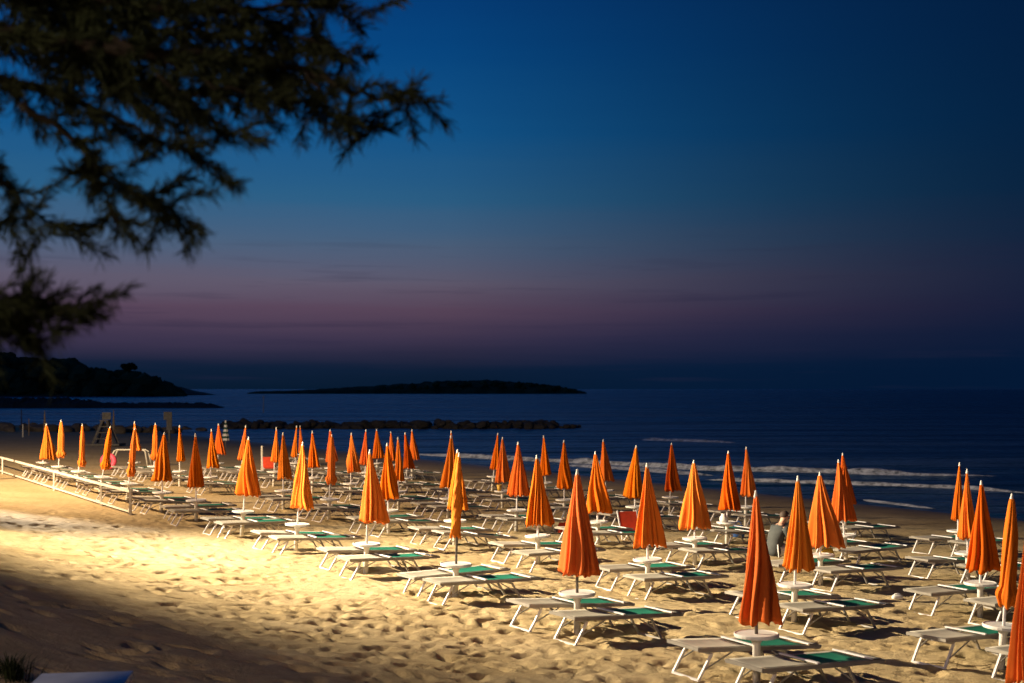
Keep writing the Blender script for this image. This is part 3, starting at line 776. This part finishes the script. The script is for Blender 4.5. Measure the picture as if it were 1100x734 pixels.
for i in range(nb):
    u = i/(nb-1); xp = 236 + 388*u; p = sea_pt(xp, 460.5 + r_.uniform(-0.8, 0.8))
    top = 1.0 if u < 0.6 else 1.25
    if u > 0.93: top = 0.45
    s = r_.choice((0.35, 0.45, 0.55, 0.7))*r_.uniform(0.85, 1.1)*(1.0 if u < 0.93 else 0.7)
    boulder(p.x, p.y + r_.uniform(0, 2.5), SEA_Z + r_.uniform(-0.05, 0.50)*top, s, 'dark boulder piled in the long low breakwater offshore', 'boulders of the breakwater', r_, wet_rocks)
for i in range(46):
    xp = r_.uniform(2, 250); y0 = 464.5 - 1.5*(xp < 120)
    p = at(xp, y0 + r_.uniform(-1.5, 1.5))
    boulder(p.x, p.y, p.z + 0.15, r_.uniform(0.4, 0.8), 'pale boulder in the row of rocks along the far end of the beach', 'boulders along the far beach', r_)

# far breakwater and headlands
def ridge(name, prof, Y, base_px, depth, m_, rough, seed, n=160):
    """prof: (photo column, photo row of the crest) -> real ridge of the given depth standing in the sea at distance Y."""
    xs = [p[0] for p in prof]; ys = [p[1] for p in prof]; mb = MB(); vs = []; cols = 9
    for i in range(n+1):
        xp = xs[0] + (xs[-1]-xs[0])*i/n; yp = np.interp(xp, xs, ys)
        X = (xp-CX)*Y/F; H = max(0.3, (HC - (yp-HY)*Y/F) - SEA_Z)
        for j in range(cols):
            v = j/(cols-1); hh = H*math.sin(math.pi*min(1, v*1.0))**0.7 if 0 < v < 1 else -1.0
            nz = 1 + rough*(float(vnoise(np.array(i*0.45+j*3.1), np.array(j*1.7+seed), seed))-0.5)
            vs.append((X, Y + (v-0.5)*depth, SEA_Z + hh*nz))
    fs = [(i*cols+j, (i+1)*cols+j, (i+1)*cols+j+1, i*cols+j+1) for i in range(n) for j in range(cols-1)]
    mb.add(vs, fs); return mb.build(name, m_, None, False)
o = ridge('far_breakwater', [(-60,429),(0,428.5),(60,428),(95,430),(110,433),(180,433),(225,433.5),(237,437)], 300, 438, 10, M['rock_dark'], 0.5, 4, 260); tag(o, kind='stuff', label='long dark rock breakwater far out at left', cat='breakwater')
o = ridge('headland', [(-120,389),(-40,391),(0,394),(40,400),(85,407),(140,409),(165,413),(182,419),(194,424)], 860, 425, 260, M['headland'], 0.3, 6); tag(o, kind='structure')
o = ridge('far_headland', [(280,420.5),(330,419),(380,416),(430,413),(470,410),(520,409),(560,411),(600,415),(626,420.5)], 1220, 423, 150, M['wood_far'], 0.25, 9); tag(o, kind='structure')
def woods(name, prof, Y, dy, sizes, count, seed, label):
    r2 = random.Random(seed); mb = MB(); xs = [p[0] for p in prof]; lo = [p[1] for p in prof]; hi = [p[2] for p in prof]
    bm = bmesh.new(); bmesh.ops.create_icosphere(bm, subdivisions=2, radius=1.0); bv = [v.co.copy() for v in bm.verts]; bf = [tuple(v.index for v in f.verts) for f in bm.faces]; bm.free()
    for _ in range(count):
        xp = r2.uniform(xs[0], xs[-1]); a = np.interp(xp, xs, hi); b = np.interp(xp, xs, lo); u = r2.random()
        y_ = Y + r2.uniform(-dy, dy)
        s = r2.uniform(*sizes); c = px(xp, a + (b-a)*u, y_); c.z -= s*0.8
        vs = [c + Vector((v.x*s*1.1, v.y*s, v.z*s*0.85))*(1 + 0.5*(r2.random()-0.5)) for v in bv]
        mb.add(vs, bf)
    o = mb.build(name, M['wood_far']); tag(o, label, 'woods', kind='stuff')
woods('headland_wood', [(-110,421,376),(0,421,377),(20,420,380),(45,420,386),(62,420,383),(75,420,383),(90,420,396),(130,419,397),(160,417,402),(174,417,408),(188,420,417)], 800, 60, (2.5, 7.5), 1200, 21, 'dark wood covering the headland at left')
woods('far_wood', [(385,421,417),(430,421,413),(470,421,409.5),(520,421,408.5),(560,421,410),(600,421,414),(618,421,418)], 1200, 40, (2.0, 3.6), 420, 22, 'dark wood on the low headland across the water')
def lone_tree():
    c = px(138.5, 393, 760); r0 = empty('round_tree', (c.x, c.y, c.z-9)); tag(r0, 'lone round crowned tree standing above the headland ridge', 'tree')
    MB().tube([(0,0,0),(0.2,0,4),(0,0,8)], [0.6,0.45,0.3], 8).build('trunk', M['bark'], r0, True)
    r2 = random.Random(4); mb = MB()
    for _ in range(1500):
        d = Vector((r2.gauss(0,1), r2.gauss(0,1), r2.gauss(0,1))).normalized()*r2.random()**0.4
        p = Vector((d.x*4.8, d.y*4.8, 8.3 + d.z*2.1 + 0.5*math.sin(d.x*5))); a = Vector((r2.gauss(0,1), r2.gauss(0,1), r2.gauss(0,1))).normalized()*0.55; b = a.cross(Vector((0.3,0.5,1))).normalized()*0.4
        mb.add([p-a-b, p+a-b, p+a+b, p-a+b], [(0,1,2,3)])
    mb.build('crown', M['wood_far'], r0)
lone_tree()
def sea_marker():
    p = sea_pt(283, 443.5); H = 18.5*p.y/F
    r0 = empty('marker_pole', (p.x, p.y, SEA_Z)); tag(r0, 'thin pale marker pole standing in the sea', 'marker')
    MB().lathe([(0.10,-1.0),(0.10,H)], 8).build('pole', M['fence'], r0, True)
    MB().lathe([(0.02,H-0.6),(0.22,H-0.35),(0.02,H-0.1)], 8).build('topmark', M['fence'], r0, True)
sea_marker()

# ------------------------------------------------------------------ the tree at upper left: trunk out of the picture, limbs reaching in
def overhang():
    r2 = random.Random(12)
    gx, gy = -4.3, 5.0
    root = empty('tamarisk_tree', (gx, gy, gz(gx, gy))); tag(root, 'dark feathery tree overhanging the beach from the upper left', 'tree')
    base = Vector(root.location)
    tk = MB(); ctl = [Vector((0,0,-0.3)), Vector((0.08,0,0.7)), Vector((0.0,0.05,1.5)), Vector((0.15,0.0,2.4)), Vector((0.05,0,3.3)), Vector((0.3,0.1,4.2))]
    tk.tube(ctl, [0.24,0.19,0.17,0.14,0.11,0.06], 12)
    tk.build('trunk', M['bark'], root, True)
    br = MB(); twigs = []
    def P(x, y, Y): return px(x, y, Y) - base
    limbs = [
      ([(-60,20),(60,45),(160,58),(250,62),(320,72),(370,96),(415,106),(446,100)], 4.7, 0.030, 1),
      ([(330,76),(352,120),(385,138),(412,140)], 4.75, 0.010, 1),
      ([(-60,70),(40,95),(110,120),(165,148),(212,165)], 4.4, 0.022, 1),
      ([(20,110),(80,150),(110,185),(150,212),(172,232)], 4.35, 0.014, 1),
      ([(95,170),(118,215),(126,248)], 4.3, 0.008, 1),
      ([(150,208),(185,226),(212,242)], 4.4, 0.007, 1),
      ([(-60,130),(0,190),(28,225),(50,258)], 4.6, 0.016, 1),
      ([(-60,-10),(100,2),(220,12),(300,8),(375,8)], 4.8, 0.026, 1),
      ([(270,15),(335,45),(395,60)], 4.9, 0.012, 1),
      ([(-90,345),(-10,346),(45,338),(90,332)], 4.2, 0.012, 1),
      ([(-60,352),(30,358),(66,352)], 4.25, 0.008, 1),
      ([(-60,330),(20,325),(60,322)], 4.15, 0.008, 1),
      
      ([(170,80),(225,128),(262,142)], 4.55, 0.010, 1),
      ([(-60,40),(20,40),(110,75),(190,100)], 5.1, 0.02, 1),
      ([(120,40),(200,80),(280,110)], 4.6, 0.014, 1),
      ([(-30,-30),(60,20),(120,60),(150,130)], 5.0, 0.018, 1),
      ([(60,-40),(160,10),(240,45),(300,95)], 4.8, 0.016, 1),
      ([(200,-40),(260,20),(300,60)], 5.1, 0.012, 1),
      ([(300,-30),(330,20),(350,45)], 5.0, 0.010, 1),
      ([(120,85),(180,98),(240,104),(300,104)], 4.9, 0.012, 1),
      ([(-60,-20),(60,-5),(180,35),(270,70),(330,90)], 5.2, 0.014, 1),
      ([(20,-40),(90,25),(130,85),(180,95)], 5.3, 0.012, 1),
    ]
    for pts, Y, r0_, _ in limbs:
        W_ = [P(x, y, Y + 0.10*math.sin(i*1.3 + x*0.01)) for i, (x, y) in enumerate(pts)]
        fine = []
        for a, b in zip(W_[:-1], W_[1:]):
            for q in range(5): fine.append(a.lerp(b, q/5) + Vector((r2.gauss(0,.006), r2.gauss(0,.01), r2.gauss(0,.006))))
        fine.append(W_[-1])
        rad = [max(0.0025, r0_*(1 - 0.88*i/(len(fine)-1))) for i in range(len(fine))]
        if pts[0][0] < 0:
            start = ctl[3 if pts[0][1] < 200 else 2]
            fine = [start] + fine; rad = [r0_*1.25] + rad
        br.tube(fine, rad, 6)
        twigs.append((fine[(1 if pts[0][0] < 0 else 0):], r0_))
    lf = MB()
    def needle(p, d, ln, w_):
        s_ = d.cross(Vector((r2.gauss(0,1), r2.gauss(0,1), r2.gauss(0,1))))
        if s_.length < 1e-4: return
        s_ = s_.normalized()*w_
        lf.add([p-s_*0.5, p+s_*0.5, p+d*ln*0.6+s_*0.5, p+d*ln+Vector((0,0,-ln*0.12)), p+d*ln*0.6-s_*0.5], [(0,1,2,3,4)])
    def spray(p, d, L, dens):
        n = max(4, int(L*95)); q = p.copy(); dd = d.copy(); pts = [q.copy()]
        for i in range(n):
            dd = (dd + Vector((r2.gauss(0,.10), r2.gauss(0,.10), r2.gauss(0,.10) - 0.012))).normalized()
            q = q + dd*(L/n); pts.append(q.copy())
            for _ in range(dens):
                nd = (dd*1.0 + Vector((r2.gauss(0,.55), r2.gauss(0,.55), r2.gauss(0,.55)))).normalized()
                needle(q + Vector((r2.gauss(0,.006),)*3), nd, r2.uniform(0.035, 0.085), r2.uniform(0.003, 0.0065))
        if len(pts) > 3: br.tube(pts[::max(1, len(pts)//5)], 0.0016, 4, cap=False)
    for pts, r0_ in twigs:
        n = len(pts)
        for i in range(1, n):
            a, b = pts[i-1], pts[i]; d = (b-a).normalized()
            cnt = max(1, int((b-a).length/0.027)) 
            for _ in range(cnt):
                p = a.lerp(b, r2.random()); u = i/n
                # screen-independent: sprays leave the limb sideways and droop
                sd = (d*r2.uniform(0.4, 1.1) + Vector((r2.gauss(0,.45), r2.gauss(0,.6), r2.gauss(-0.12,.45)))).normalized()
                spray(p, sd, r2.uniform(0.06, 0.26)*(1.1 if r0_ > 0.015 else 0.8), 5)
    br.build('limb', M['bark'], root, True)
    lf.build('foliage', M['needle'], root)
overhang()

# ------------------------------------------------------------------ light
LAMP = Vector((-19.0, 25.5, 10.0))
def aim(o, target): o.rotation_euler = (Vector(target) - o.location).to_track_quat('-Z', 'Y').to_euler()
def mast(p, name, label, H):
    g = gz(p.x, p.y); r0 = empty(name, (p.x, p.y, g)); tag(r0, label, 'floodlight')
    MB().lathe([(0.14,-0.3),(0.13,0.6),(0.07,H-g-0.05)], 14).build('mast', M['grey_metal'], r0, True)
    return r0
m0 = mast(LAMP + Vector((-0.9, 0.6, 0)), 'floodlight_mast', 'tall floodlight mast at the landward edge of the beach', LAMP.z + 0.4)
E1 = Vector((-9.2, 22.9, 0.50)); E2 = Vector((0.4, 15.3, 0.10)); dE = E2 - E1; nn = Vector((-AN.x, -AN.y, 0))
Q = [E1 - dE*0.8, E2 + dE*2.0, E2 + dE*2.0 + nn*45, E1 - dE*0.8 + nn*45]
K = 0.035
qs = [LAMP + (p - LAMP)*K for p in Q]; dn = (qs[1]-qs[0]).cross(qs[3]-qs[0]).normalized()*0.01
base = Vector(m0.location)
d_ = MB(); d_.add([p - base for p in qs] + [p + dn - base for p in qs], [(0,1,2,3),(7,6,5,4),(0,4,5,1),(1,5,6,2),(2,6,7,3),(3,7,4,0)])
d_.build('light_blocker', M['dark'], m0)  # added unseen plate, shaped to keep the floodlight off the foreground sand
MB().bar(LAMP + Vector((-0.9,0.6,0.3)) - base, LAMP + Vector((-0.1,0.1,0.3)) - base, 0.08).build('arm', M['grey_metal'], m0)
ld = bpy.data.lights.new('floodlight', 'SPOT'); ld.energy = 100000; ld.color = (1.0, 0.83, 0.56); ld.shadow_soft_size = 0.11
ld.spot_size = R(90); ld.spot_blend = 1.0
lo = bpy.data.objects.new('floodlight', ld); COL.objects.link(lo); lo.location = LAMP; aim(lo, (10.0, 19.0, 0.0))
# a second mast further along lights the far end
FAR = Vector((-27.0, 34.0, 9.5))
m2 = mast(FAR + Vector((-0.9, 0.3, 0)), 'floodlight_mast', 'second floodlight mast further along the landward edge', FAR.z + 0.4)
lf_ = bpy.data.lights.new('far_floodlight', 'SPOT'); lf_.energy = 72000; lf_.color = (1.0, 0.72, 0.42); lf_.shadow_soft_size = 0.06
lf_.spot_size = R(152); lf_.spot_blend = 1.0
lfo = bpy.data.objects.new('far_floodlight', lf_); COL.objects.link(lfo); lfo.location = FAR; aim(lfo, (-6.0, 62.0, -0.5))
# a low white lamp that rakes along the edge of the beach
LOW = Vector((-22.5, 42.0, 4.7))
m1 = mast(LOW + Vector((-0.4, 0.3, 0)), 'low_lamp_post', 'low lamp post at the landward edge of the beach', LOW.z + 0.2)
lw = bpy.data.lights.new('raking_lamp', 'SPOT'); lw.energy = 38000; lw.color = (1.0, 0.94, 0.84); lw.shadow_soft_size = 0.08
lw.spot_size = R(16); lw.spot_blend = 0.9
lb = bpy.data.objects.new('raking_lamp', lw); COL.objects.link(lb); lb.location = LOW; aim(lb, (-10.2, 29.8, 0.2))
l2 = bpy.data.lights.new('warm_fill', 'POINT'); l2.energy = 6200; l2.color = (1.0, 0.72, 0.48); l2.shadow_soft_size = 0.6  # added warm fill behind the camera, lifts the dark foreground sand
o2 = bpy.data.objects.new('warm_fill', l2); COL.objects.link(o2); o2.location = (-9.0, -5.0, 8.0)

# ------------------------------------------------------------------ dusk sky
wd = bpy.data.worlds.new('World'); scene.world = wd; wd.use_nodes = True
N, L = wd.node_tree.nodes, wd.node_tree.links
bg = N['Background']
tc = N.new('ShaderNodeTexCoord'); sp = N.new('ShaderNodeSeparateXYZ'); L.new(tc.outputs['Generated'], sp.inputs[0])
def srgb(r, g, b):
    f = lambda c: (c/255/12.92) if c/255 <= 0.04045 else ((c/255+0.055)/1.055)**2.4
    return (f(r), f(g), f(b), 1)
# soft drift of the bands
ns = N.new('ShaderNodeTexNoise'); mpn = N.new('ShaderNodeMapping'); mpn.inputs['Scale'].default_value = (1.6, 1.6, 30)
L.new(tc.outputs['Generated'], mpn.inputs['Vector']); L.new(mpn.outputs['Vector'], ns.inputs['Vector']); ns.inputs['Scale'].default_value = 2.2; ns.inputs['Detail'].default_value = 3
adj = N.new('ShaderNodeMath'); adj.operation = 'MULTIPLY_ADD'; adj.inputs[1].default_value = 0.014
L.new(ns.outputs['Fac'], adj.inputs[0]); L.new(sp.outputs['Z'], adj.inputs[2])
sub = N.new('ShaderNodeMath'); sub.operation = 'SUBTRACT'; sub.inputs[1].default_value = 0.007; L.new(adj.outputs[0], sub.inputs[0])
rp = N.new('ShaderNodeValToRGB'); cr = rp.color_ramp
stops = [(0.0,(7,25,46)),(0.018,(14,30,54)),(0.04,(58,50,74)),(0.062,(86,67,87)),(0.085,(93,86,105)),(0.115,(72,93,120)),(0.150,(42,92,130)),(0.20,(18,82,134)),(0.26,(7,68,125)),(0.33,(4,54,112)),(0.5,(3,40,90)),(1.0,(2,26,66))]
cr.elements[0].position = 0; cr.elements[0].color = srgb(*stops[0][1]); cr.elements[1].position = 1; cr.elements[1].color = srgb(*stops[-1][1])
for p_, c_ in stops[1:-1]: e = cr.elements.new(p_); e.color = srgb(*c_)
L.new(sub.outputs[0], rp.inputs['Fac'])
# the afterglow is on the left: the sky darkens to the right
az = N.new('ShaderNodeMapRange'); az.inputs['From Min'].default_value = -0.20; az.inputs['From Max'].default_value = 0.42
az.inputs['To Min'].default_value = 1.08; az.inputs['To Max'].default_value = 0.45; az.interpolation_type = 'SMOOTHSTEP'
L.new(sp.outputs['X'], az.inputs['Value'])
mu = N.new('ShaderNodeMixRGB'); mu.blend_type = 'MULTIPLY'; mu.inputs['Fac'].default_value = 1
nv = N.new('ShaderNodeMixRGB'); nv.inputs['Color2'].default_value = srgb(8, 42, 84)
azm = N.new('ShaderNodeMapRange'); azm.inputs['From Min'].default_value = -0.05; azm.inputs['From Max'].default_value = 0.40
azm.inputs['To Min'].default_value = 0.0; azm.inputs['To Max'].default_value = 0.85; L.new(sp.outputs['X'], azm.inputs['Value'])
L.new(azm.outputs['Result'], nv.inputs['Fac']); L.new(rp.outputs['Color'], nv.inputs['Color1']); L.new(nv.outputs['Color'], mu.inputs['Color1']); L.new(az.outputs['Result'], mu.inputs['Color2'])
# a few thin dusk cloud bars low down
cn = N.new('ShaderNodeTexNoise'); mpc = N.new('ShaderNodeMapping'); mpc.inputs['Scale'].default_value = (5, 5, 90); mpc.inputs['Location'].default_value = (0.3, 0, 0.1)
L.new(tc.outputs['Generated'], mpc.inputs['Vector']); L.new(mpc.outputs['Vector'], cn.inputs['Vector']); cn.inputs['Scale'].default_value = 1.6; cn.inputs['Detail'].default_value = 4
cm = N.new('ShaderNodeMapRange'); cm.inputs['From Min'].default_value = 0.56; cm.inputs['From Max'].default_value = 0.74; cm.inputs['To Min'].default_value = 0; cm.inputs['To Max'].default_value = 0.28
L.new(cn.outputs['Fac'], cm.inputs['Value'])
b1 = N.new('ShaderNodeMapRange'); b1.inputs['From Min'].default_value = 0.13; b1.inputs['From Max'].default_value = 0.09; L.new(sp.outputs['Z'], b1.inputs['Value'])
cmm = N.new('ShaderNodeMath'); cmm.operation = 'MULTIPLY'; L.new(cm.outputs['Result'], cmm.inputs[0]); L.new(b1.outputs['Result'], cmm.inputs[1])
cx_ = N.new('ShaderNodeMixRGB'); L.new(cmm.outputs[0], cx_.inputs['Fac']); L.new(mu.outputs['Color'], cx_.inputs['Color1']); cx_.inputs['Color2'].default_value = srgb(34, 36, 62)
L.new(cx_.outputs['Color'], bg.inputs['Color']); bg.inputs['Strength'].default_value = 1.0

# ------------------------------------------------------------------ camera
cd = bpy.data.cameras.new('camera'); cam = bpy.data.objects.new('camera', cd); COL.objects.link(cam); scene.camera = cam
cam.location = (0, 0, HC); cam.rotation_euler = (math.pi/2, 0, 0)
cd.sensor_width = 36; cd.lens = F/1100*36; cd.shift_y = (HY-367)/1100; cd.clip_end = 60000; cd.clip_start = 0.05
cd.dof.use_dof = True; cd.dof.focus_distance = 21; cd.dof.aperture_fstop = 1.9

scene.view_settings.view_transform = 'Standard'; scene.view_settings.look = 'None'
scene.view_settings.exposure = 0; scene.view_settings.gamma = 1
scene.render.resolution_x = 1024; scene.render.resolution_y = 683
scene.cycles.use_denoising = True
scene.cycles.max_bounces = 5
scene.cycles.sample_clamp_indirect = 3
